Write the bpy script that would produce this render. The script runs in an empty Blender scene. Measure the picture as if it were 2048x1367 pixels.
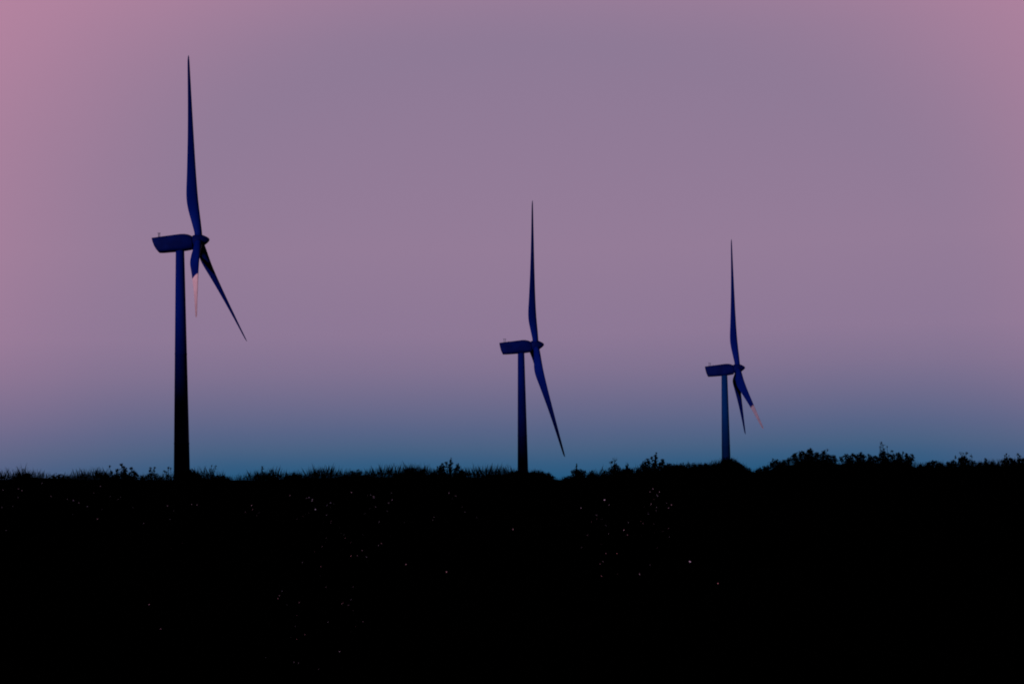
import bpy, math, random
import numpy as np
from mathutils import Vector, Matrix

random.seed(7); rng = np.random.default_rng(7)
R = math.radians
scene = bpy.context.scene
scene.render.engine = 'CYCLES'
COL = scene.collection

# ------------------------------------------------------------------ camera
LENS, SENSOR = 50.0, 36.0
W, H = 2048, 1367
F = LENS / SENSOR * W
PITCH, ROLL = R(1.8), R(-0.9)
EYE = Vector((0, 0, 1.7))
SHIFT = 0.10601
cam_d = bpy.data.cameras.new('camera'); cam_d.lens = LENS; cam_d.sensor_width = SENSOR
cam_d.sensor_fit = 'HORIZONTAL'; cam_d.shift_y = SHIFT; cam_d.clip_start = 0.1; cam_d.clip_end = 30000
cam = bpy.data.objects.new('camera', cam_d); COL.objects.link(cam)
RM = Matrix.Rotation(math.pi / 2 + PITCH, 3, 'X') @ Matrix.Rotation(ROLL, 3, 'Z')
cam.matrix_world = Matrix.Translation(EYE) @ RM.to_4x4()
scene.camera = cam

def ray(px, py):
    """direction (not normalised, y component 1) seen at a photo pixel"""
    v = Vector(((px - W / 2) / F, -(py - H / 2 - SHIFT * W) / F, -1.0))
    d = RM @ v
    return d / d.y
def at(px, py, depth):
    return EYE + ray(px, py) * depth

# ------------------------------------------------------------------ helpers
def tag(o, label=None, cat=None, group=None, kind=None):
    if label: o['label'] = label
    if cat: o['category'] = cat
    if group: o['group'] = group
    if kind: o['kind'] = kind
    return o
def empty(name, loc=(0, 0, 0)):
    o = bpy.data.objects.new(name, None); o.empty_display_size = 0.5
    COL.objects.link(o); o.location = loc
    return o
def mesh_obj(name, verts, faces, mat, parent=None, smooth=False):
    me = bpy.data.meshes.new(name)
    me.from_pydata([tuple(v) for v in verts], [], [tuple(f) for f in faces])
    me.update()
    if smooth:
        me.polygons.foreach_set('use_smooth', [True] * len(me.polygons))
    if mat: me.materials.append(mat)
    o = bpy.data.objects.new(name, me); COL.objects.link(o)
    if parent: o.parent = parent
    return o
def np_mesh(name, V, polys_n, mat, parent=None):
    """V: (n,3) array in which every polys_n consecutive rows make one face"""
    n = len(V); k = n // polys_n
    me = bpy.data.meshes.new(name)
    me.vertices.add(n); me.vertices.foreach_set('co', np.asarray(V, np.float32).ravel())
    me.loops.add(n); me.loops.foreach_set('vertex_index', np.arange(n, dtype=np.int32))
    me.polygons.add(k)
    me.polygons.foreach_set('loop_start', np.arange(0, n, polys_n, dtype=np.int32))
    me.polygons.foreach_set('loop_total', np.full(k, polys_n, dtype=np.int32))
    me.update(calc_edges=True); me.validate()
    me.materials.append(mat)
    o = bpy.data.objects.new(name, me); COL.objects.link(o)
    if parent: o.parent = parent
    return o
class MB:
    def __init__(s): s.v = []; s.f = []
    def tube(s, pts, radii, n=8, caps=True):
        b = len(s.v); pts = [Vector(p) for p in pts]
        for i, p in enumerate(pts):
            t = (pts[min(i + 1, len(pts) - 1)] - pts[max(i - 1, 0)]).normalized()
            a = t.orthogonal().normalized() if abs(t.z) < 0.9 else Vector((1, 0, 0)).cross(t).normalized()
            c = t.cross(a)
            for k in range(n):
                q = 2 * math.pi * k / n
                s.v.append(p + (a * math.cos(q) + c * math.sin(q)) * radii[i])
        for i in range(len(pts) - 1):
            for k in range(n):
                s.f.append((b + i * n + k, b + i * n + (k + 1) % n, b + (i + 1) * n + (k + 1) % n, b + (i + 1) * n + k))
        if caps:
            s.f.append(tuple(b + k for k in range(n))[::-1])
            s.f.append(tuple(b + (len(pts) - 1) * n + k for k in range(n)))
    def rings(s, rings, caps=True):
        b = len(s.v); n = len(rings[0])
        for r in rings: s.v.extend(r)
        for i in range(len(rings) - 1):
            for k in range(n):
                s.f.append((b + i * n + k, b + i * n + (k + 1) % n, b + (i + 1) * n + (k + 1) % n, b + (i + 1) * n + k))
        if caps:
            s.f.append(tuple(b + k for k in range(n))[::-1])
            s.f.append(tuple(b + (len(rings) - 1) * n + k for k in range(n)))
    def build(s, name, mat, parent=None, smooth=False): return mesh_obj(name, s.v, s.f, mat, parent, smooth)

# ------------------------------------------------------------------ materials
def material(name, c1, c2, scale=4.0, rough=0.6, spec=0.3, metallic=0.0, bump=0.0, detail=4.0, stretch=(1, 1, 1)):
    m = bpy.data.materials.new(name); m.use_nodes = True
    nt = m.node_tree; nt.nodes.clear(); N = nt.nodes.new; L = nt.links.new
    out = N('ShaderNodeOutputMaterial'); b = N('ShaderNodeBsdfPrincipled')
    tc = N('ShaderNodeTexCoord'); mp = N('ShaderNodeMapping'); mp.inputs['Scale'].default_value = stretch
    nz = N('ShaderNodeTexNoise'); nz.inputs['Scale'].default_value = scale; nz.inputs['Detail'].default_value = detail
    rp = N('ShaderNodeValToRGB'); rp.color_ramp.elements[0].position = 0.35; rp.color_ramp.elements[1].position = 0.65
    rp.color_ramp.elements[0].color = (*c1, 1); rp.color_ramp.elements[1].color = (*c2, 1)
    L(tc.outputs['Object'], mp.inputs['Vector']); L(mp.outputs['Vector'], nz.inputs['Vector'])
    L(nz.outputs['Fac'], rp.inputs['Fac']); L(rp.outputs['Color'], b.inputs['Base Color'])
    b.inputs['Roughness'].default_value = rough; b.inputs['Specular IOR Level'].default_value = spec
    b.inputs['Metallic'].default_value = metallic
    if bump:
        bp = N('ShaderNodeBump'); bp.inputs['Strength'].default_value = bump
        L(nz.outputs['Fac'], bp.inputs['Height']); L(bp.outputs['Normal'], b.inputs['Normal'])
    L(b.outputs['BSDF'], out.inputs['Surface'])
    return m
M_NAVY_SHADE = material('navy_silhouette', (0.0003, 0.0055, 0.130), (0.0005, 0.008, 0.165), 0.25, 0.6, 0.02, stretch=(1, 1, .3))  # dusk silhouette of the turbines, their shade put into the colour
M_NACELLE_SHADE = material('navy_nacelle_silhouette', (0.0003, 0.0025, 0.060), (0.0005, 0.004, 0.085), 0.5, 0.65, 0.02)  # silhouette shade of nacelle, yaw ring and spinner, put into the colour
M_PALE_LIT = material('pale_pink_lit_tip', (0.76, 0.41, 0.60), (0.85, 0.47, 0.68), 0.4, 0.5, 0.2)  # light on a blade's outer length, put into its colour
M_NAVY_LIT = material('paler_navy_lit_tower', (0.0008, 0.016, 0.12), (0.0012, 0.026, 0.17), 0.25, 0.6, 0.02, stretch=(1, 1, .3))  # paler copy for one tower, its stronger light put into the colour
M_DULL_LIT = material('dull_mauve_lit_tip', (0.36, 0.24, 0.41), (0.44, 0.28, 0.47), 0.4, 0.5, 0.1)  # fainter light on another blade's outer length, also put into its colour
M_METAL = material('dark_metal', (0.01, 0.015, 0.05), (0.02, 0.03, 0.08), 3.0, 0.5, 0.3)
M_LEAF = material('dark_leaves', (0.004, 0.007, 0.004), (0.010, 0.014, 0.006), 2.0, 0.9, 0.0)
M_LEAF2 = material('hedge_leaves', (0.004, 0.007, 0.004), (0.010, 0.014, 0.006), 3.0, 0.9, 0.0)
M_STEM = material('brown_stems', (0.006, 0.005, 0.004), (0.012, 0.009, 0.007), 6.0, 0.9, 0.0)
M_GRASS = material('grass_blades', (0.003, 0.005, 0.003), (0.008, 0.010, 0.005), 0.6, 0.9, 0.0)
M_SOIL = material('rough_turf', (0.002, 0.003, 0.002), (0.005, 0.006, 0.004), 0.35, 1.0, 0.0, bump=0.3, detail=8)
M_GLINT = {
 'g': material('waxy_grey_leaf', (0.16, 0.18, 0.17), (0.24, 0.26, 0.25), 5, 0.22, 1.0, 0.45),
 'b': material('waxy_bluish_leaf', (0.12, 0.13, 0.26), (0.20, 0.22, 0.42), 5, 0.22, 1.0, 0.45),
 'r': material('red_leaf', (0.34, 0.07, 0.08), (0.50, 0.11, 0.12), 5, 0.25, 0.9, 0.45),
 'w': material('pale_petal', (0.40, 0.36, 0.38), (0.58, 0.52, 0.54), 5, 0.2, 1.0, 0.5),
 'W': material('white_petal', (0.90, 0.88, 0.90), (0.95, 0.95, 0.95), 5, 0.15, 1.0, 0.95),
 'o': material('bright_red_leaf', (0.75, 0.22, 0.16), (0.9, 0.30, 0.22), 5, 0.2, 1.0, 0.7),
}

# ------------------------------------------------------------------ sky and sun
SUN_EL, SUN_AZ = R(5.0), R(210.0)          # low sun behind the viewer's left shoulder
world = bpy.data.worlds.new('World'); scene.world = world; world.use_nodes = True
nt = world.node_tree; nt.nodes.clear(); N = nt.nodes.new; L = nt.links.new
def mth(op, a, b=None, clamp=False):
    n = N('ShaderNodeMath'); n.operation = op; n.use_clamp = clamp
    for i, x in enumerate((a, b)):
        if x is None: continue
        if isinstance(x, (int, float)): n.inputs[i].default_value = x
        else: L(x, n.inputs[i])
    return n.outputs[0]
def smooth(x, lo, hi):
    n = N('ShaderNodeMapRange'); n.interpolation_type = 'SMOOTHSTEP'
    n.inputs['From Min'].default_value = lo; n.inputs['From Max'].default_value = hi
    L(x, n.inputs['Value']); return n.outputs['Result']
def mix(f, a, b):
    n = N('ShaderNodeMix'); n.data_type = 'RGBA'
    L(f, n.inputs['Factor'])
    for s, x in (('A', a), ('B', b)):
        i = [q for q in n.inputs if q.name == s and q.type == 'RGBA'][0]
        if isinstance(x, tuple): i.default_value = (*x, 1)
        else: L(x, i)
    return [q for q in n.outputs if q.type == 'RGBA'][0]
def lin(r, g, b):
    f = lambda c: (c / 255 / 12.92) if c <= 10.3 else ((c / 255 + 0.055) / 1.055) ** 2.4
    return (f(r), f(g), f(b))
tc = N('ShaderNodeTexCoord'); sp = N('ShaderNodeSeparateXYZ'); L(tc.outputs['Generated'], sp.inputs[0])
DEG = 57.29578
az = mth('MULTIPLY', mth('ARCTAN2', sp.outputs['X'], sp.outputs['Y']), DEG)
el = mth('MULTIPLY', mth('ARCSINE', sp.outputs['Z']), DEG)
nz = N('ShaderNodeTexNoise'); nz.inputs['Scale'].default_value = 3.2; nz.inputs['Detail'].default_value = 3
L(tc.outputs['Generated'], nz.inputs['Vector'])
wob = mth('SUBTRACT', nz.outputs['Fac'], 0.5)
# earth-shadow band low down, mauve belt above it
ramp = N('ShaderNodeValToRGB'); cr = ramp.color_ramp
STOPS = [(-0.4, (8, 76, 121)), (0.75, (36, 88, 127)), (1.3, (53, 92, 129)), (1.9, (72, 97, 131)), (2.6, (87, 100, 135)),
         (3.8, (110, 107, 140)), (5.0, (128, 114, 145)), (6.4, (141, 120, 150)), (9.8, (148, 124, 152)),
         (13.8, (145, 123, 151)), (17.7, (142, 122, 150)), (22.0, (146, 123, 151))]
E0, E1 = -2.0, 24.0
while len(cr.elements) < len(STOPS): cr.elements.new(0.5)
for e, (p, c) in zip(cr.elements, STOPS):
    e.position = (p - E0) / (E1 - E0); e.color = (*lin(*c), 1)
elw = mth('ADD', el, mth('MULTIPLY', wob, 1.2))
L(mth('DIVIDE', mth('SUBTRACT', elw, E0), E1 - E0, clamp=True), ramp.inputs['Fac'])
ra = mth('DIVIDE', mth('SUBTRACT', az, 1.5), 22.5); re = mth('DIVIDE', mth('SUBTRACT', el, 8.0), 13.6)
rr = mth('SQRT', mth('ADD', mth('MULTIPLY', ra, ra), mth('MULTIPLY', re, re)))
rw = mth('ADD', rr, mth('MULTIPLY', wob, 0.12))
pink = mth('MULTIPLY', smooth(rw, 0.68, 1.34), mth('ADD', 0.16, mth('MULTIPLY', smooth(el, 0.5, 10.5), 0.84)))
belt = mix(pink, ramp.outputs['Color'], lin(182, 132, 160))
sky = N('ShaderNodeTexSky'); sky.sky_type = 'NISHITA'; sky.sun_disc = False
sky.sun_elevation = SUN_EL; sky.sun_rotation = SUN_AZ
dim = N('ShaderNodeVectorMath'); dim.operation = 'SCALE'; dim.inputs['Scale'].default_value = 0.10
L(sky.outputs['Color'], dim.inputs[0])
full = mix(smooth(rr, 1.3, 2.4), belt, dim.outputs[0])
# the belt's radiances are divided by the background strength so they come out as written
STR = 0.10
up = N('ShaderNodeVectorMath'); up.operation = 'SCALE'; up.inputs['Scale'].default_value = 1 / STR
L(full, up.inputs[0])
bg = N('ShaderNodeBackground'); bg.inputs['Strength'].default_value = STR
L(up.outputs[0], bg.inputs['Color'])
wo = N('ShaderNodeOutputWorld'); L(bg.outputs[0], wo.inputs['Surface'])
world_dim = dim

sd = bpy.data.lights.new('sun', 'SUN'); sd.energy = 2.2; sd.angle = R(2.6); sd.color = (1.0, 0.90, 0.86)
so = bpy.data.objects.new('sun', sd); COL.objects.link(so)
to_sun = Vector((math.sin(SUN_AZ) * math.cos(SUN_EL), math.cos(SUN_AZ) * math.cos(SUN_EL), math.sin(SUN_EL)))
so.rotation_euler = to_sun.to_track_quat('Z', 'Y').to_euler()
world_dim.inputs['Scale'].default_value = 0.004

# ------------------------------------------------------------------ ground
YR = 100.0                                   # distance of the crest of the slope
CREST = [(-400, 962), (0, 960), (60, 955), (115, 957), (170, 959), (250, 957), (330, 960), (395, 956), (440, 960), (500, 961),
         (560, 958), (590, 955), (650, 957), (712, 950), (760, 954), (820, 950), (880, 950), (950, 955), (1000, 951),
         (1030, 946), (1060, 944), (1078, 947), (1095, 953), (1117, 962), (1150, 954), (1200, 953), (1250, 948), (1300, 942),
         (1340, 936), (1390, 934), (1436, 931), (1448, 924), (1462, 923), (1480, 932), (1504, 946), (1525, 943), (1560, 934),
         (1600, 926), (1660, 924), (1674, 930), (1690, 927), (1750, 925), (1815, 926), (1832, 937), (1860, 935), (1900, 932), (1960, 933),
         (2048, 930), (2450, 940)]
_cx = []; _cz = []
for px, py in CREST:
    p = at(px, py, YR); _cx.append(p.x); _cz.append(p.z)
_cx = np.array(_cx); _cz = np.array(_cz)
def sstep(t): t = np.clip(t, 0, 1); return t * t * (3 - 2 * t)
def wav(x, y, s, p):
    return np.sin(x * s + 1.7 * np.sin(y * s * .7 + p)) * np.sin(y * s * 1.13 + 1.3 * np.sin(x * s * .6 - p))
def hgt(x, y):
    x = np.asarray(x, float); y = np.asarray(y, float)
    yy = np.clip(y, 1, None)
    zc = np.interp(x * YR / np.clip(yy, 60, YR + 40), _cx, _cz)
    t = np.clip(y / YR, 0, 1)
    soft = 3.1 + (zc - 3.1) * sstep((t - .55) / .45)
    front = soft * t
    zb = -4.0 - 16.0 * sstep((x + 66) / 72)
    back = zc + (zb - zc) * sstep((y - YR - 6) / 130)
    z = np.where(y < YR, front, back)
    # added unseen hill behind the viewer, shaped to shade slope and tower feet
    z = z + (np.interp(x, [-900, -364, -330, -298, -200, 0, 800], [89, 86.5, 88, 77, 72, 66, 60]) + 2 * wav(x, y, .011, 2.0)) * sstep((-y - 40) / 165) * sstep((1500 + y) / 900)
    rough = np.clip((np.abs(y) - 3) / 20, 0, 1)
    near = np.exp(-((y - YR) / 35) ** 2)
    z = z + rough * (.10 * wav(x, y, .9, .3) + .07 * wav(x, y, 2.1, 1.1)) * (1 - .55 * near)
    z = z + np.clip((y - 500) / 3000, 0, 1) * 5 * wav(x, y, .002, .4)
    return z
def axis(parts):
    a = np.concatenate([np.arange(*p) for p in parts]); return a
gx = axis([(-6000, -800, 400.), (-800, -200, 40.), (-200, -60, 8.), (-60, 60, .5), (60, 200, 8.), (200, 800, 40.), (800, 6001, 400.)])
gy = axis([(-3000, -600, 200.), (-600, -60, 15.), (-60, 0, 5.), (0, 86, 1.), (86, 112, .5), (112, 260, 4.), (260, 600, 20.), (600, 2000, 100.), (2000, 9001, 700.)])
X, Y = np.meshgrid(gx, gy); Z = hgt(X, Y)
nx, ny = len(gx), len(gy)
V = np.stack([X.ravel(), Y.ravel(), Z.ravel()], 1)
i = np.arange(nx * ny).reshape(ny, nx)
FQ = np.stack([i[:-1, :-1].ravel(), i[:-1, 1:].ravel(), i[1:, 1:].ravel(), i[1:, :-1].ravel()], 1)
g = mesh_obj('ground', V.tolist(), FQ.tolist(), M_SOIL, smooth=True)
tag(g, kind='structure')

def ground_hit(px, py):
    d = ray(px, py); y = 4.0
    while y < 140:
        p = EYE + d * y
        if p.z <= float(hgt(p.x, p.y)): return p
        y += 0.25
    return EYE + d * 99

# ------------------------------------------------------------------ wind turbines
RB = 40.0
def spinner_mesh(Mt):
    mb = MB(); prof = [(-1.25, 1.05), (-1.1, 1.3), (-.4, 1.40), (.3, 1.36), (.9, 1.18), (1.4, .92), (1.8, .66), (2.1, .42), (2.27, .2), (2.32, .04)]
    mb.rings([[Mt @ Vector((u, r * math.cos(q), r * math.sin(q))) for q in np.linspace(0, 2 * math.pi, 25)[:-1]] for u, r in prof])
    return mb
def nacelle_mesh(Mt, rear=1.0):
    # side outline (u along the shaft from the hub, v up), lofted as rounded sections across the width
    secs = [(-9.85, 1.36, 1.53, .80, .2), (-9.70, .55, 1.53, 1.25, .45), (-9.45, -.35, 1.54, 1.40, .6), (-9.15, -1.0, 1.55, 1.48, .7), (-8.75, -1.62, 1.56, 1.52, .7),
            (-8.0, -1.70, 1.58, 1.60, .7), (-6.5, -1.74, 1.62, 1.66, .75), (-4.8, -1.78, 1.68, 1.68, .8), (-3.6, -1.78, 1.72, 1.66, .85),
            (-2.8, -1.77, 1.67, 1.60, .9), (-2.0, -1.74, 1.48, 1.5, .95), (-1.35, -1.66, 1.14, 1.36, .95), (-1.2, -1.30, .95, 1.1, .9)]
    mb = MB(); rings = []
    for u, lo, hi, hw, rd in secs:
        if u < -8.5: u = -9.85 + (u + 9.85) * rear
        rd = min(rd, (hi - lo) / 2 * .98, hw * .98); pts = []
        for cx, cz, a0 in ((hw - rd, hi - rd, 0), (-hw + rd, hi - rd, 90), (-hw + rd, lo + rd, 180), (hw - rd, lo + rd, 270)):
            for k in range(5):
                a = R(a0 + 22.5 * k); pts.append(Mt @ Vector((u, cx + rd * math.cos(a), cz + rd * math.sin(a))))
        rings.append(pts)
    mb.rings(rings); return mb
# r, chord, angle of the chord out of the rotor plane, thickness ratio, share of chord ahead of the pitch axis
BST = [(0.9, 1.62, 90, 1.0, .5), (1.8, 1.62, 88, 1.0, .5), (3.0, 1.78, 76, .82, .42), (4.6, 2.08, 70, .58, .32), (6.4, 2.48, 64, .44, .24), (8.4, 2.72, 60, .35, .18),
       (10.5, 2.58, 58, .30, .17), (14, 2.18, 56, .27, .17), (18, 1.82, 54, .25, .18), (22, 1.48, 53, .24, .20), (26, 1.2, 52, .23, .22),
       (30, .96, 51, .22, .24), (34, .75, 50, .20, .26), (37, .60, 50, .19, .28), (38.8, .47, 50, .18, .3), (39.6, .3, 50, .18, .34), (40.0, .08, 50, .2, .4)]
def bval(r):
    a = np.array(BST); w = min(1.8, max(0, (39.0 - r) * .5), max(0, (r - 1.0) * .8)); q = r + w * np.linspace(-1, 1, 9)
    return [float(np.mean(np.interp(q, a[:, 0], a[:, j]))) for j in range(1, 5)]
def blade_mesh(P, d, n, r0, r1, sgn=1):
    """blade from radius r0 to r1 along d from P; n is the shaft direction"""
    nn = (n - d * n.dot(d)).normalized(); e = d.cross(nn).normalized() * sgn
    rs = sorted(set([r0, r1] + [b[0] for b in BST if r0 < b[0] < r1] + [x for x in np.arange(2, 40, 1.0) if r0 < x < r1]))
    mb = MB(); rings = []
    for r in rs:
        c, be, th, fr = bval(r); be = R(be)
        cd = nn * math.sin(be) + e * math.cos(be); td = nn * math.cos(be) - e * math.sin(be)
        k = np.clip((r - 1.8) / 5.0, 0, 1)
        bow = .13 * math.sin(math.pi * (max(r - .9, 0) / 39.1) ** .75)
        ring = []
        for q in np.linspace(0, 2 * math.pi, 21)[:-1]:
            xx = .5 + .5 * math.cos(q)                      # 1 leading .. 0 trailing
            yc = .5 * math.sin(q)                           # circle
            ya = .5 * math.sin(q) * (.35 + .65 * xx) * 1.15 # blunt nose, thin tail
            ring.append(P + d * r - nn * bow + cd * c * (xx - 1 + fr) + td * c * th * (yc * (1 - k) + ya * k))
        rings.append(ring)
    mb.rings(rings); return mb
def turbine(hub, ps, ta, ka, ph, label, pale, rear=1.0, tower_mat=None):
    hub = Vector(hub); ps, ta, ka, ph = (R(a) for a in (ps, ta, ka, ph))
    n = Vector((math.cos(ps) * math.cos(ta), math.sin(ps) * math.cos(ta), math.sin(ta)))
    z = Vector((-math.cos(ps) * math.sin(ta), -math.sin(ps) * math.sin(ta), math.cos(ta)))
    h = Vector((-math.sin(ps), math.cos(ps), 0))
    n0 = Vector((math.cos(ps), math.sin(ps), 0))
    base = hub - n0 * 4.05; gz = float(hgt(base.x, base.y)) - .1
    root = empty('wind_turbine', (base.x, base.y, gz)); O = Vector((base.x, base.y, gz))
    tag(root, label, 'wind turbine', 'three-bladed wind turbines beyond the ridge')
    Mt = Matrix.Translation(hub - O) @ Matrix((n, h, z)).transposed().to_4x4()
    # tower: tapered tube in flanged sections
    top = hub.z - gz - 1.55; mb = MB(); pts = []; rad = []
    dia = lambda zz: 1.80 + .0335 * (top - zz)
    cuts = [0.0, top * .30, top * .62, top - .55]
    for k, c in enumerate(cuts):
        r = dia(c) / 2
        if k in (1, 2):
            pts += [(0, 0, c - .14), (0, 0, c - .12), (0, 0, c + .12), (0, 0, c + .14)]; rad += [r, r + .035, r + .035, r]
        else: pts.append((0, 0, c)); rad.append(r)
    mb.tube(pts, rad, 40); mb.build('tower', tower_mat or M_NAVY_SHADE, root, True)
    mb = MB(); mb.tube([(0, 0, top - .55), (0, 0, top - .5), (0, 0, top + .3)], [.93, 1.05, 1.05], 32); mb.build('yaw_ring', M_NACELLE_SHADE, root, True)
    inc = Matrix.Rotation(R(1.0), 4, 'Y')
    nac = nacelle_mesh(Mt @ inc, rear).build('nacelle', M_NACELLE_SHADE, root, False)
    for u, hh, r in ((-8.55, 1.3, .085), (-8.15, .95, .075)):
        b0 = Mt @ Vector((u, .25 if hh > 1 else -.35, 1.5)); mb = MB()
        mb.tube([b0, b0 + Vector((-.02, 0, hh))], [r, r * .8], 6)
        if hh > 1: mb.tube([b0 + Vector((-.25, 0, hh * .97)), b0 + Vector((.25, 0, hh * .97))], [.04, .04], 6)
        else:
            c0 = b0 + Vector((0, 0, hh)); mb.tube([c0, c0 + Vector((0, 0, .06)), c0 + Vector((0, 0, .2))], [.05, .14, .1], 8)
        mb.build('wind_sensor', M_METAL, nac)
    b0 = Mt @ Vector((-7.3, 0, 1.52)); mb = MB()
    mb.tube([b0, b0 + Vector((0, 0, .22)), b0 + Vector((0, 0, .34)), b0 + Vector((0, 0, .4))], [.2, .2, .14, .04], 12)
    mb.build('warning_lamp', M_METAL, nac, True)
    spinner_mesh(Mt).build('spinner', M_NACELLE_SHADE, root, True)
    P = hub - O
    for k in range(3):
        a = ph + k * 2 * math.pi / 3
        d = (z * math.cos(a) + h * math.sin(a)) * math.cos(ka) + n * math.sin(ka)
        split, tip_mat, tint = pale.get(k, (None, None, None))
        b = blade_mesh(P, d, n, .9, split or RB).build('blade', M_NAVY_SHADE, root, True)
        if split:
            t = blade_mesh(P, d, n, split, RB).build('lit_blade_tip', tip_mat, b, True)  # outer length split off and coloured to look lit
            tag(t, tint + ' outer length of the blade, its light painted in')
            tag(b, 'blade whose outer length is painted as lit, ' + tint)
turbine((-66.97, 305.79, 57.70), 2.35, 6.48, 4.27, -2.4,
        'tallest navy-silhouetted wind turbine, farthest left, one lower blade ending in pale pink light', {2: (18.6, M_PALE_LIT, 'pale pink')})
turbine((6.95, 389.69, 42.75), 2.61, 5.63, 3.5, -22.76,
        'middle navy-silhouetted wind turbine with one long blade hanging down to the ridge', {}, .62)
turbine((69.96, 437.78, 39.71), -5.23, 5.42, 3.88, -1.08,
        'smallest navy-silhouetted wind turbine, farthest right, with two lower blades close together', {2: (25.0, M_DULL_LIT, 'dull mauve pink')}, .62, M_NAVY_LIT)

# ------------------------------------------------------------------ foliage tools
def leaf_quads(C, size, flat=0.0):
    """diamond leaves (4 verts each) with random orientation at centres C"""
    n = len(C)
    a = rng.normal(size=(n, 3)); a[:, 2] *= (1 - flat); a /= np.linalg.norm(a, axis=1)[:, None]
    b = rng.normal(size=(n, 3)); b -= a * np.sum(a * b, 1)[:, None]; b /= np.linalg.norm(b, axis=1)[:, None]
    s = (size * rng.uniform(.6, 1.35, n))[:, None]; w = s * rng.uniform(.35, .6, n)[:, None]
    return np.stack([C - a * s, C + b * w - a * s * .1, C + a * s, C - b * w - a * s * .1], 1).reshape(-1, 3)
def in_ball(n, c, r, shell=.55):
    v = rng.normal(size=(n, 3)); v /= np.linalg.norm(v, axis=1)[:, None]
    return np.array(c) + v * np.array(r) * (rng.uniform(0, 1, n) ** shell)[:, None]

def ridge_plant(name, label, cat, group, blobs, depth, parts=('stems', 'foliage'), dens=1.0, leaf=.075, mat=None, twigs=True):
    """blobs: (px, py, r_px[, density[, height factor]]) clumps of leaves seen on the skyline"""
    pts = [at(b[0], b[1], depth + rng.uniform(-.25, .25)) for b in blobs]
    bx = sum(p.x for p in pts) / len(pts)
    base = Vector((bx, depth, float(hgt(bx, depth)) - .05))
    root = empty(name, base); tag(root, label, cat, group)
    st = MB(); out = []
    for b, p in zip(blobs, pts):
        r = b[2] * depth / F; dn = b[3] if len(b) > 3 else 1.0; hf = b[4] if len(b) > 4 else 1.0
        n = max(5, int(dens * dn * 150 * (r / .35) ** 1.7 * (.075 / leaf) ** 1.5 * max(hf, 1)))
        q = p - base
        C = in_ball(n, q, (r, r * 1.1, r * hf))
        out.append(leaf_quads(C, leaf))
        # lower fill down to the ground so clumps do not float
        g0 = Vector((q.x * .75, rng.uniform(-.2, .2), float(hgt(base.x + q.x * .75, depth)) - base.z - .05))
        if q.z - g0.z > r * .6 and dn >= .6:
            m = int(n * .8); t = rng.uniform(0, 1, m)[:, None]
            out.append(leaf_quads(np.array(g0) * (1 - t) + np.array(q) * t + rng.normal(size=(m, 3)) * r * .45, leaf))
        mid = g0.lerp(q, .55) + Vector(rng.normal(size=3)) * .06
        st.tube([(0, 0, -.12), g0 + Vector((0, 0, -.05)), mid, q, q + Vector((rng.normal() * .05, 0, r * hf * .9))], [.024, .022, .016, .010, .004], 5, False)
        if twigs:
            for _ in range(3):
                v = Vector(rng.normal(size=3)); v.z = abs(v.z) + .4; v.normalize()
                st.tube([q, q + v * r * 1.25], [.008, .003], 4, False)
    qx = [p.x - base.x for p in pts]; x0, x1 = min(qx), max(qx)
    m = int(70 * (x1 - x0) * (.075 / leaf)); fx = rng.uniform(x0, x1, m); fy = rng.normal(size=m) * .18
    out.append(leaf_quads(np.stack([fx, fy, hgt(base.x + fx, depth + fy) - base.z + rng.uniform(-.03, .16, m)], 1), leaf))
    st.build(parts[0], M_STEM, root)
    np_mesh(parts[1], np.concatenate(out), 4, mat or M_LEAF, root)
    return root

G_B = 'dark bushes along the ridge'; G_H = 'low rounded tussocks on the ridge'; G_W = 'thin weeds standing on the ridge'
B = lambda label, blobs, depth=101.0, **k: ridge_plant('bush', label, 'bush', G_B, blobs, depth, **k)
T = lambda label, blobs, depth=100.5, **k: ridge_plant('tussock', label, 'tussock', G_H, blobs, depth, ('roots', 'tuft'), leaf=.06, twigs=False, **k)
Wd = lambda label, blobs, depth=100.5, **k: ridge_plant('weed', label, 'weed', G_W, blobs, depth, ('stem', 'leaves'), leaf=.05, **k)

B('small ragged bush farthest left on the ridge', [(38, 957, 6), (45, 953, 7), (55, 950, 7), (62, 952, 6), (47, 940, 4, .25), (30, 956, 6)], leaf=.06)
T('smooth rounded tussock left of the twiggy bush by the tallest turbine', [(100, 957, 8), (110, 954, 8), (120, 954, 8), (130, 958, 8), (140, 961, 7)])
B('open twiggy bush with separate leaf clumps, left of the tallest turbine',
  [(222, 944, 4, .7), (219, 932, 3, .4), (234, 941, 4), (243, 929, 3), (246, 934, 4), (250, 939, 5), (249, 946, 7), (263, 937, 4), (267, 942, 4), (271, 947, 5),
   (237, 951, 9), (255, 953, 10), (210, 950, 7), (270, 954, 8), (226, 953, 8), (200, 950, 6, .7)])
Wd('thin leafy weed nearest the left side of the tallest tower', [(337, 935, 3, .8), (341, 936, 2, .8), (329, 942, 3, .7), (333, 944, 2, .8), (336, 950, 3)])
B('low bush with two leafy sprigs between the twiggy bush and the tallest tower',
  [(301, 936, 3, .8), (309, 935, 2.5, .8), (300, 941, 3, .8), (307, 940, 3, .6), (302, 948, 5), (296, 953, 6), (312, 952, 7), (322, 957, 5), (284, 955, 6)], leaf=.055)
B('low bush against the right foot of the tallest tower', [(388, 947, 8), (396, 952, 8), (380, 945, 9), (404, 957, 6), (370, 950, 10)])
Wd('fan of thin stems standing alone right of the tallest tower', [(426, 944, 5, .35, 1.6), (420, 939, 3, .3, 2), (431, 934, 3, .25, 2), (426, 953, 5, .8), (423, 931, 2, .3, 2)], dens=.8)
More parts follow.
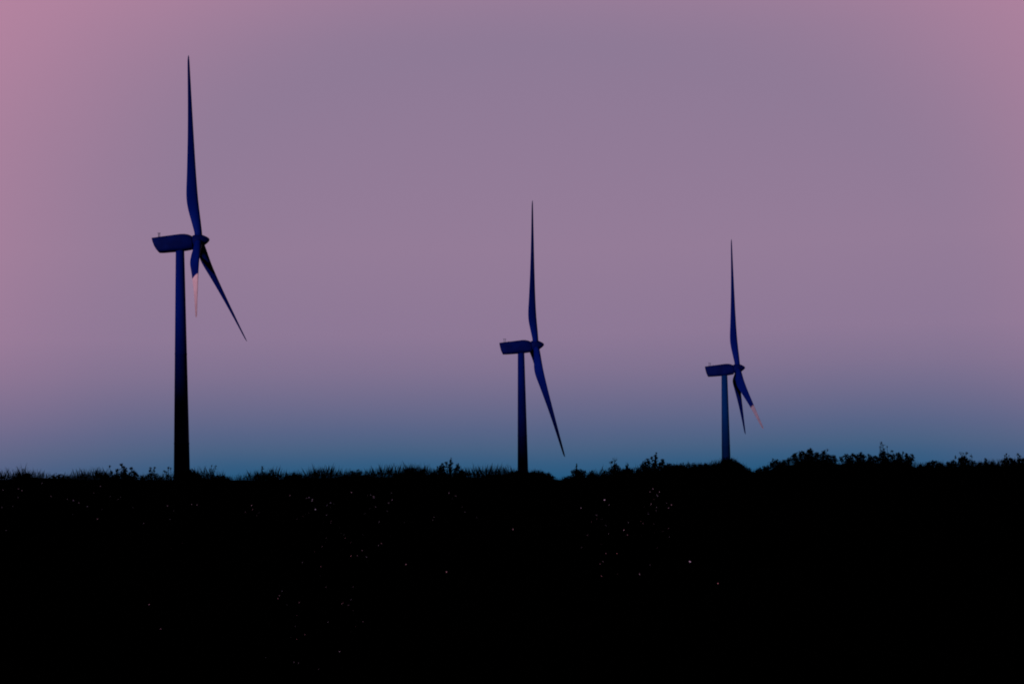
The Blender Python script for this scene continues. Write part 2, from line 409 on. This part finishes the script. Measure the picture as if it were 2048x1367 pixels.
T('rounded tussock just right of the fan of thin stems', [(428, 959, 8), (435, 957, 8), (442, 956, 8), (449, 957, 8), (456, 960, 8)], dens=1.4)
B('ragged bush topped with wispy stems between the tallest tower and the broad left tussock',
  [(510, 955, 6), (517, 951, 6), (526, 950, 8), (536, 950, 7), (545, 953, 6), (525, 937, 4, .3, 2), (543, 942, 3, .3, 2), (553, 956, 6)], leaf=.06)
T('broad tussock under the gap between the first two turbines, left one of a pair', [(574, 955, 9), (587, 951, 8), (598, 953, 8), (612, 958, 8), (624, 959, 7)])
T('broad tussock under the gap between the first two turbines, right one of a pair', [(695, 951, 8), (706, 947, 8), (718, 946, 8), (732, 950, 8), (748, 953, 8), (684, 954, 7)])
B('low bush with small dark lumps left of the leafy round bush', [(803, 949, 7), (815, 944, 8), (826, 942, 8), (845, 942, 6), (848, 948, 7), (835, 949, 8), (790, 951, 6)])
LEAFY = [(875, 942, 7), (881, 936, 7), (887, 934, 5), (885, 928, 3, .9), (893, 925, 3), (901, 921, 3), (903, 926, 4), (899, 931, 4), (915, 931, 4), (917, 935, 4), (911, 938, 5),
         (923, 943, 6), (900, 946, 13), (882, 948, 11), (866, 950, 7), (918, 948, 10), (900, 938, 5), (902, 916, 2, .6), (930, 949, 6)]
B('leafy round bush with gaps in its top, left of the middle tower', LEAFY)
B('pair of small sprouts between the leafy round bush and the middle tower', [(992, 944, 3), (993, 948, 4), (988, 952, 5), (978, 949, 4, .7), (966, 953, 5), (1000, 951, 6), (955, 955, 5)])
B('low hedge bush on the mound left of the middle tower', [(1012, 950, 6), (1024, 947, 6), (1033, 946, 5), (1038, 948, 6)], dens=1.2)
B('low hedge bush on the right end of the mound under the middle tower', [(1068, 946, 5), (1076, 944, 4, .6), (1083, 946, 5), (1088, 949, 6), (1098, 950, 6), (1105, 956, 6)])
B('small peaked bush with an upright spire, right of the middle tower', [(1146, 944, 5), (1152, 942, 6), (1160, 943, 6), (1167, 945, 6), (1154, 950, 9), (1140, 955, 6), (1165, 953, 8), (1130, 957, 6), (1153, 933, 1.6, 1.2, 3), (1153, 928, 1, 1, 2.5)])
B('narrow knobbly bush right of the spired bush', [(1183, 944, 4), (1181, 949, 6), (1185, 941, 2, .8), (1194, 952, 6), (1176, 952, 6), (1189, 950, 5)])
B('feathery bush with a pale hazy top, left of the leafy humped bush', [(1230, 934, 7), (1236, 938, 7), (1222, 940, 7), (1231, 929, 4, .6), (1228, 945, 10), (1213, 948, 7), (1208, 943, 3, .7), (1240, 944, 7), (1229, 921, 7, .18, 1.2), (1222, 926, 5, .2), (1204, 951, 7)])
B('small feathery bush tight against the leafy humped bush', [(1253, 934, 4), (1255, 938, 6), (1248, 942, 6), (1262, 941, 6), (1255, 928, 4, .3, 1.5), (1259, 946, 7), (1243, 946, 6)])
B('leafy humped bush with gaps in its top, right of the spired bush', [(b[0] + 410, b[1] - 10) + tuple(b[2:]) for b in LEAFY])
for nm, xs in (('left', (1338, 1350, 1362, 1374)), ('right', (1388, 1400, 1412, 1424, 1436))):
    B('low even hedge bush left of the smallest tower, %s half of the hedge' % nm, [(x, 932 + (k % 2) * 2, 7) for k, x in enumerate(xs)] + [(xs[1], 937, 8), (xs[2], 937, 8)], dens=1.1)
B('bush mounded round the foot of the smallest tower', [(1448, 924, 8), (1457, 921, 8), (1464, 924, 8), (1473, 926, 6), (1479, 931, 6), (1440, 930, 8), (1488, 936, 6), (1497, 941, 6), (1460, 932, 12)])
B('low bush in the dip right of the smallest tower', [(1514, 942, 5), (1521, 939, 5), (1530, 937, 6), (1536, 935, 5)])
B('ragged bush at the left foot of the biggest dark bush', [(1545, 928, 7), (1553, 922, 5), (1557, 928, 6), (1570, 924, 6), (1578, 920, 6), (1562, 932, 10), (1546, 919, 3, .4)])
B('biggest dark bush on the ridge, right of the smallest turbine',
  [(1588, 911, 5), (1591, 908, 3), (1586, 918, 7), (1600, 908, 6), (1606, 905, 5), (1617, 902, 4), (1621, 898, 3), (1622, 904, 6), (1635, 909, 6), (1648, 904, 5), (1645, 911, 7),
   (1657, 912, 6), (1667, 913, 5), (1628, 916, 13), (1603, 919, 13), (1652, 921, 13), (1613, 911, 8), (1670, 920, 6), (1665, 925, 9), (1625, 926, 14), (1655, 899, 3, .3)], 103.0, dens=1.15)
B('flat topped bush just right of the biggest dark bush',
  [(1682, 917, 5), (1691, 912, 6), (1705, 911, 6), (1714, 913, 6), (1722, 909, 6), (1728, 913, 5), (1740, 914, 5), (1737, 909, 2, .8), (1750, 915, 5), (1698, 920, 10), (1720, 921, 12), (1742, 923, 10), (1757, 918, 6)], 102.0, dens=1.15)
B('wide dark bush with a square right end, behind the flat topped bush',
  [(1768, 906, 5), (1762, 911, 6), (1776, 911, 6), (1785, 912, 6), (1796, 908, 5), (1801, 914, 6), (1813, 909, 4), (1816, 915, 6), (1824, 910, 4, .8), (1825, 917, 5), (1770, 920, 10), (1795, 922, 12), (1815, 924, 9), (1784, 902, 3, .4), (1806, 905, 3, .5)], 103.0, dens=1.15)
ridge_plant('sapling', 'wispy pale sapling rising above the wide dark bush', 'sapling', None,
  [(1762, 886, 3, .6, 1.5), (1766, 890, 4, .6), (1760, 894, 3, .5), (1774, 893, 2.5, .9), (1767, 897, 4, .6), (1764, 903, 5, .7), (1782, 902, 3, .4), (1768, 908, 6)], 104.0, ('trunk', 'crown'), leaf=.04, dens=.6)
B('low bush in the gap right of the square ended bush', [(1838, 934, 5), (1840, 930, 3), (1846, 935, 4), (1856, 928, 6), (1865, 924, 5), (1870, 925, 5), (1878, 927, 6), (1884, 931, 6), (1862, 934, 9)])
B('domed bush with a hazy twig crown near the right side of the ridge', [(1897, 927, 6), (1908, 925, 6), (1920, 918, 5), (1926, 915, 5), (1931, 918, 5), (1938, 922, 5), (1946, 926, 6), (1925, 926, 12), (1922, 907, 5, .25), (1932, 907, 5, .22), (1943, 913, 5, .22), (1911, 915, 4, .3), (1903, 933, 10)])
B('narrow spiky bush right of the domed bush', [(1972, 921, 3.5, 1, 1.8), (1973, 928, 5), (1984, 925, 3.5), (1987, 929, 5), (1960, 928, 5), (1955, 931, 6), (1996, 932, 5), (1972, 935, 10)])
B('dark leafy bush farthest right on the ridge', [(2005, 922, 5), (2012, 918, 5), (2022, 919, 5), (2026, 923, 6), (2038, 919, 4), (2040, 912, 3, .7), (2047, 919, 5), (2016, 927, 9), (2038, 928, 10), (2060, 925, 10), (2013, 911, 5, .25), (2036, 910, 5, .25)])

# ------------------------------------------------------------------ grass on the crest and the slope (nobody could count it)
def blades(P, hgts, w, lean):
    n = len(P); a = rng.uniform(0, 2 * np.pi, n); d = np.stack([np.cos(a), np.sin(a), np.zeros(n)], 1)
    ld = rng.normal(size=(n, 3)) * lean[:, None]; ld[:, 2] = 0
    up = np.zeros((n, 3)); up[:, 2] = hgts
    w = w[:, None]
    return np.stack([P - d * w, P + d * w, P + up * .55 + ld * .35 + d * w * .7, P + up + ld], 1).reshape(-1, 3)
FUZZ = [(-60, 18, .7), (0, 22, .9), (45, 26, .7), (80, 17, .8), (120, 12, .4), (160, 24, 1.4), (200, 24, 1.2), (240, 14, .5), (320, 18, .5), (385, 22, 1.), (425, 24, .6), (470, 12, .6),
        (500, 20, .9), (545, 26, 1.0), (575, 16, .8), (605, 18, .8), (650, 30, 1.3), (690, 18, .8), (720, 13, .6), (765, 26, 1.2), (800, 26, 1.1), (850, 24, 1.1), (900, 12, .5), (940, 24, 1.0),
        (980, 26, 1.1), (1020, 18, .9), (1045, 8, .3), (1075, 12, .7), (1117, 10, .6), (1160, 10, .5), (1200, 20, .7), (1230, 16, .7), (1340, 13, .8), (1440, 14, .9), (1500, 12, .6), (1550, 18, .7), (1700, 12, .5),
        (1840, 16, .9), (1900, 14, .7), (2048, 18, .7), (2120, 16, .7)]
fz = np.array(FUZZ); n = 62000
px = rng.uniform(-60, 2110, n); keep = rng.uniform(0, 1.4, n) < np.interp(px, fz[:, 0], fz[:, 2]); px = px[keep]; n = len(px)
yy = YR + rng.uniform(-3.5, 4.5, n)
xx = np.array([at(a, 950, 1.0).x for a in px]) * yy
clump = .55 + .45 * (wav(xx, yy, 3.1, .5) > -.1)
hh = np.interp(px, fz[:, 0], fz[:, 1]) * 100 / F * rng.beta(1.7, 3.0, n) * 1.45 * clump
P = np.stack([xx, yy, hgt(xx, yy) - .03], 1)
c1 = blades(P, hh, rng.uniform(.0014, .0034, n), hh * .16)
m = 60000
d = 5 + 92 * rng.uniform(0, 1, m) ** 1.3
xx = rng.uniform(-.46, .46, m) * d + rng.normal(size=m); P = np.stack([xx, d, hgt(xx, d) - .02], 1)
hh = rng.uniform(.05, .20, m)
c2 = blades(P, hh, rng.uniform(.004, .008, m), hh * .3)
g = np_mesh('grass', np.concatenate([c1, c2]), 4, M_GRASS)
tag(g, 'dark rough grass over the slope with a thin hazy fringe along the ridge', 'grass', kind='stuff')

# ------------------------------------------------------------------ bushes on the slope with small glinting leaves
def glint_leaf(p, size):
    """a leaf about 2 photo pixels across, tilted so that it mirrors the evening sky"""
    view = (EYE - p).normalized()
    e = R(rng.uniform(9, 26)); a = R(rng.uniform(-16, 16))
    s = Vector((math.sin(a) * math.cos(e), math.cos(a) * math.cos(e), math.sin(e)))
    nrm = (view + s).normalized()
    side = nrm.cross(Vector((0, 1, 0))).normalized(); ln = side.cross(nrm).normalized()
    fs = max(.18, abs(nrm.dot(view)))
    px = (p - EYE).length / F
    w = size * px * .5; l = size * px * .5 / fs * .9
    t = rng.uniform(-.35, .35); a1 = side * math.cos(t) + ln * math.sin(t) * .4; 
    return [p - ln * l, p + a1 * w - ln * l * .1, p + ln * l, p - a1 * w - ln * l * .1]
def ellipsoid_hit(px, py, c, r):
    d = ray(px, py); o = EYE - c
    A = sum((d[i] / r[i]) ** 2 for i in range(3)); Bq = sum(o[i] * d[i] / r[i] ** 2 for i in range(3)); Cq = sum((o[i] / r[i]) ** 2 for i in range(3)) - 1
    D = Bq * Bq - A * Cq
    if D < 0: return None
    return EYE + d * ((-Bq - math.sqrt(D)) / A)
NAMES = {'g': 'grey_leaf', 'b': 'bluish_leaf', 'r': 'red_leaf', 'w': 'pale_petal', 'W': 'white_petal', 'o': 'bright_red_leaf'}
G_S = 'dark bushes on the near slope speckled with glints'
def glint_bush(label, dots):
    xs = [q[0] for q in dots]; ys = [q[1] for q in dots]
    x0, x1, y0, y1 = min(xs) - 14, max(xs) + 14, min(ys) - 12, max(ys) + 12
    cpx = (x0 + x1) / 2
    ft = ground_hit(cpx, y1 + 4); dist = ft.y
    rx = (x1 - x0) / 2 * dist / F * 1.15; rz = max(.25, (y1 - y0) * dist / F * 1.08); ry = max(.5, rx * .8)
    rz = min(rz, 2.2)
    c = Vector((ft.x, dist + ry * .8, float(hgt(ft.x, dist + ry * .8)) - .05))
    root = empty('bush', c); tag(root, label, 'bush', G_S)
    n = int(min(2600, 500 + 900 * rx))
    C = in_ball(n, (0, 0, 0), (rx * .88, ry * .88, rz * .88), .45); C[:, 2] = np.abs(C[:, 2])
    C += .10 * rx * np.sin(C[:, [1, 2, 0]] * 5 / max(rx, .4))* .5
    np_mesh('foliage', leaf_quads(C, .03 + .0005 * dist), 4, M_LEAF, root)
    st = MB()
    for k in range(9):
        a = rng.uniform(0, 2 * math.pi); t = Vector((math.cos(a) * rx * .6, math.sin(a) * ry * .6, rz * .75))
        st.tube([(0, 0, -.05), t * .5 + Vector((0, 0, .1 * rz)), t], [.02, .014, .006], 5, False)
    st.build('stems', M_STEM, root)
    for px, py, k in dots:
        p = ellipsoid_hit(px, py, c, (rx * 1.06, ry * 1.06, rz * 1.06))
        if p is None or p.z < float(hgt(p.x, p.y)): p = ground_hit(px, py); p = EYE + (p - EYE) * .98
        q = glint_leaf(p, {'g': 1.45, 'b': 2.0, 'r': 1.7, 'w': 1.75, 'W': 2.8, 'o': 2.1}[k])
        np_mesh(NAMES[k], np.array([tuple(v - c) for v in q]), 4, M_GLINT[k], root)
D = lambda s: [(float(a), float(b), k) for a, b, k in (t.split(',') for t in s.split())]
glint_bush('speckled bush farthest left on the slope, with a few dim grey glints', D('6,979,g 37,977,g 44,980,g 36,994,g 26,1012,g 4,1014,g 84,966,g 102,992,g 12,1060,g'))
glint_bush('speckled bush with bluish glints below the rounded left tussock', D('135,998,g 147,1000,b 158,1005,g 175,1012,g 153,1020,b 129,1035,g 146,1028,g'))
glint_bush('speckled bush below the open twiggy bush, with dim grey glints and one red', D('188,985,g 201,972,g 221,992,g 241,994,g 236,998,g 204,1018,g 195,1037,o 232,1050,g 266,1014,g 287,1046,g'))
glint_bush('sparse speckled bush directly below the tallest tower', D('335,1011,w 348,1021,g 383,1008,g 394,1009,g 340,1038,g 365,1086,r 343,1097,r'))
glint_bush('small speckled bush with a few reddish glints, right of the tallest tower', D('503,1010,w 505,1018,o 491,1023,r 518,1025,g 507,1033,g 498,1045,g 514,1030,g'))
glint_bush('speckled bush with the brightest white glints below the left broad tussock', D('580,990,r 613,996,b 618,994,b 625,998,w 624,1001,w 631,1018,W 618,1022,w 617,1024,g 610,1027,g 605,1031,o 607,1032,w 594,1037,g'))
glint_bush('tall speckled bush with bluish glints above and red glints below, left of centre',
  D('654,1010,b 661,1005,b 661,1013,g 668,1007,g 653,1029,w 645,1041,g 647,1045,g 662,1041,w 662,1045,w 655,1062,o 675,1064,w 683,1066,w 688,1068,g 690,1075,r 653,1075,g 651,1083,w 644,1092,r 629,1102,r 641,1110,o 650,1107,W 669,1104,r 661,1115,w 672,1091,r 702,1084,r 655,1078,g 633,1101,r 680,1054,g'))
glint_bush('speckled bush with bluish glints below the right broad tussock', D('703,984,w 735,990,w 741,989,b 747,992,w 748,995,b 752,1012,w 751,1013,b 730,1026,b 746,1044,w 758,1043,w 713,1060,w 726,1069,g 740,1016,g 724,1041,g'))
glint_bush('dim speckled bush low on the slope with scattered red glints, left of centre', D('702,1111,o 724,1100,r 733,1113,g 715,1110,r 763,1086,r 757,1090,g 642,1132,r 649,1145,g 605,1124,g 640,1151,g'))
glint_bush('small speckled bush with dim bluish glints left of the leafy round bush', D('777,1005,w 784,999,b 783,985,g 775,1022,g 808,1044,g 793,1075,g 798,1089,g 782,1070,g'))
glint_bush('small speckled bush below the leafy round bush, with grey glints', D('898,985,w 905,997,w 911,991,w 903,1004,g 925,1013,g 930,1023,g 868,1033,g 866,1039,g 953,1034,g'))
glint_bush('speckled bush with white and red glints below the spired bush',
  D('1162,1015,w 1209,999,W 1218,1009,r 1193,1029,W 1203,1038,g 1183,1043,r 1174,1053,w 1196,1052,g 1212,1050,g 1175,1069,w 1180,1070,r 1217,1067,w 1217,1080,o 1218,1083,w 1203,1087,r 1163,1094,g 1196,1100,g 1194,1037,r'))
glint_bush('densest speckled bush, with bluish, white and red glints, below the leafy humped bush',
  D('1306,977,w 1300,983,r 1319,983,w 1314,989,b 1315,991,w 1311,996,r 1302,1007,w 1301,1009,w 1333,1005,w 1343,1009,o 1337,1015,w 1333,1015,g 1313,1014,w 1312,1021,w 1289,1014,g 1296,1027,b 1297,1026,b 1282,1042,r 1286,1046,r 1308,1047,w 1302,1051,r 1301,1058,r 1314,1060,W 1313,1058,o 1308,1065,w 1326,1061,r 1337,1056,r 1339,1073,g 1282,1070,g 1284,1090,r 1314,1095,r 1318,1088,g 1275,1082,g 1307,998,r'))
glint_bush('low speckled bush with red glints, below the middle of the two white speckled bushes',
  D('1212,1106,r 1234,1106,o 1200,1127,r 1203,1151,o 1235,1147,r 1246,1162,r 1247,1060,w 1248,1059,o 1255,1069,r 1257,1044,g 1279,1147,W 1286,1148,r 1276,1131,g 1300,1129,r 1259,1124,g 1211,1115,g 1206,1122,g'))
glint_bush('speckled bush with orange red glints near the bottom, left one of two low bushes',
  D('564,1181,g 559,1190,r 552,1198,o 574,1208,g 598,1204,r 593,1230,r 590,1252,W 610,1268,r 582,1273,g 593,1277,r 567,1284,w 571,1289,w 597,1292,g 556,1196,r'))
glint_bush('speckled bush with orange red glints near the bottom, right one of two low bushes',
  D('652,1173,g 706,1173,g 686,1203,o 684,1206,o 697,1209,g 702,1198,g 706,1220,g 713,1239,w 723,1236,g 726,1242,w 711,1252,r 712,1250,r 702,1262,g 748,1262,g 656,1243,g'))
glint_bush('speckled bush lowest of all on the slope, with dim red glints',
  D('531,1314,g 588,1323,g 597,1325,g 549,1345,g 587,1345,r 625,1348,o 636,1353,r 637,1337,g 649,1353,g 679,1302,w'))

G_F = 'lone small flowers on the dark slope'
def wildflower(px, py, k, label):
    g0 = ground_hit(px, py + 14); p = at(px, py, g0.y)
    root = empty('wildflower', g0); tag(root, label, 'wildflower', G_F)
    mb = MB(); mb.tube([(0, 0, -.03), (p - g0) * .5 + Vector((.01, 0, 0)), p - g0], [.004, .003, .002], 5); mb.build('stem', M_STEM, root)
    vs = []
    for q in range(3 if k == 'W' else 2):
        vs += [v - g0 for v in glint_leaf(p + Vector((0, .01 * q, .003 * q)), 3.2 if k == 'W' else 2.2 if k == 'o' else 1.6)]
    np_mesh('petals', np.array([tuple(v) for v in vs]), 4, M_GLINT[k], root)
wildflower(1380, 1123, 'W', 'single bright white flower, brightest speck on the slope')
wildflower(812, 1128, 'o', 'single bright red flower right of the low red speckled bush')
wildflower(893, 1143, 'o', 'single dim red flower near the middle of the slope')
wildflower(1026, 1058, 'o', 'single small red flower below the middle tower')
wildflower(1436, 1166, 'o', 'single red flower farthest right on the slope')
wildflower(298, 1208, 'r', 'single dim reddish flower low on the left of the slope')
wildflower(321, 1257, 'r', 'single dim reddish flower lowest on the left of the slope')

# ------------------------------------------------------------------ render settings
vs = scene.view_settings
vs.view_transform = 'Standard'; vs.look = 'None'; vs.exposure = 0; vs.gamma = 1; vs.use_curve_mapping = False
scene.render.film_transparent = False
scene.cycles.pixel_filter_type = 'BLACKMAN_HARRIS'; scene.cycles.filter_width = 1.9   # the lens is slightly soft
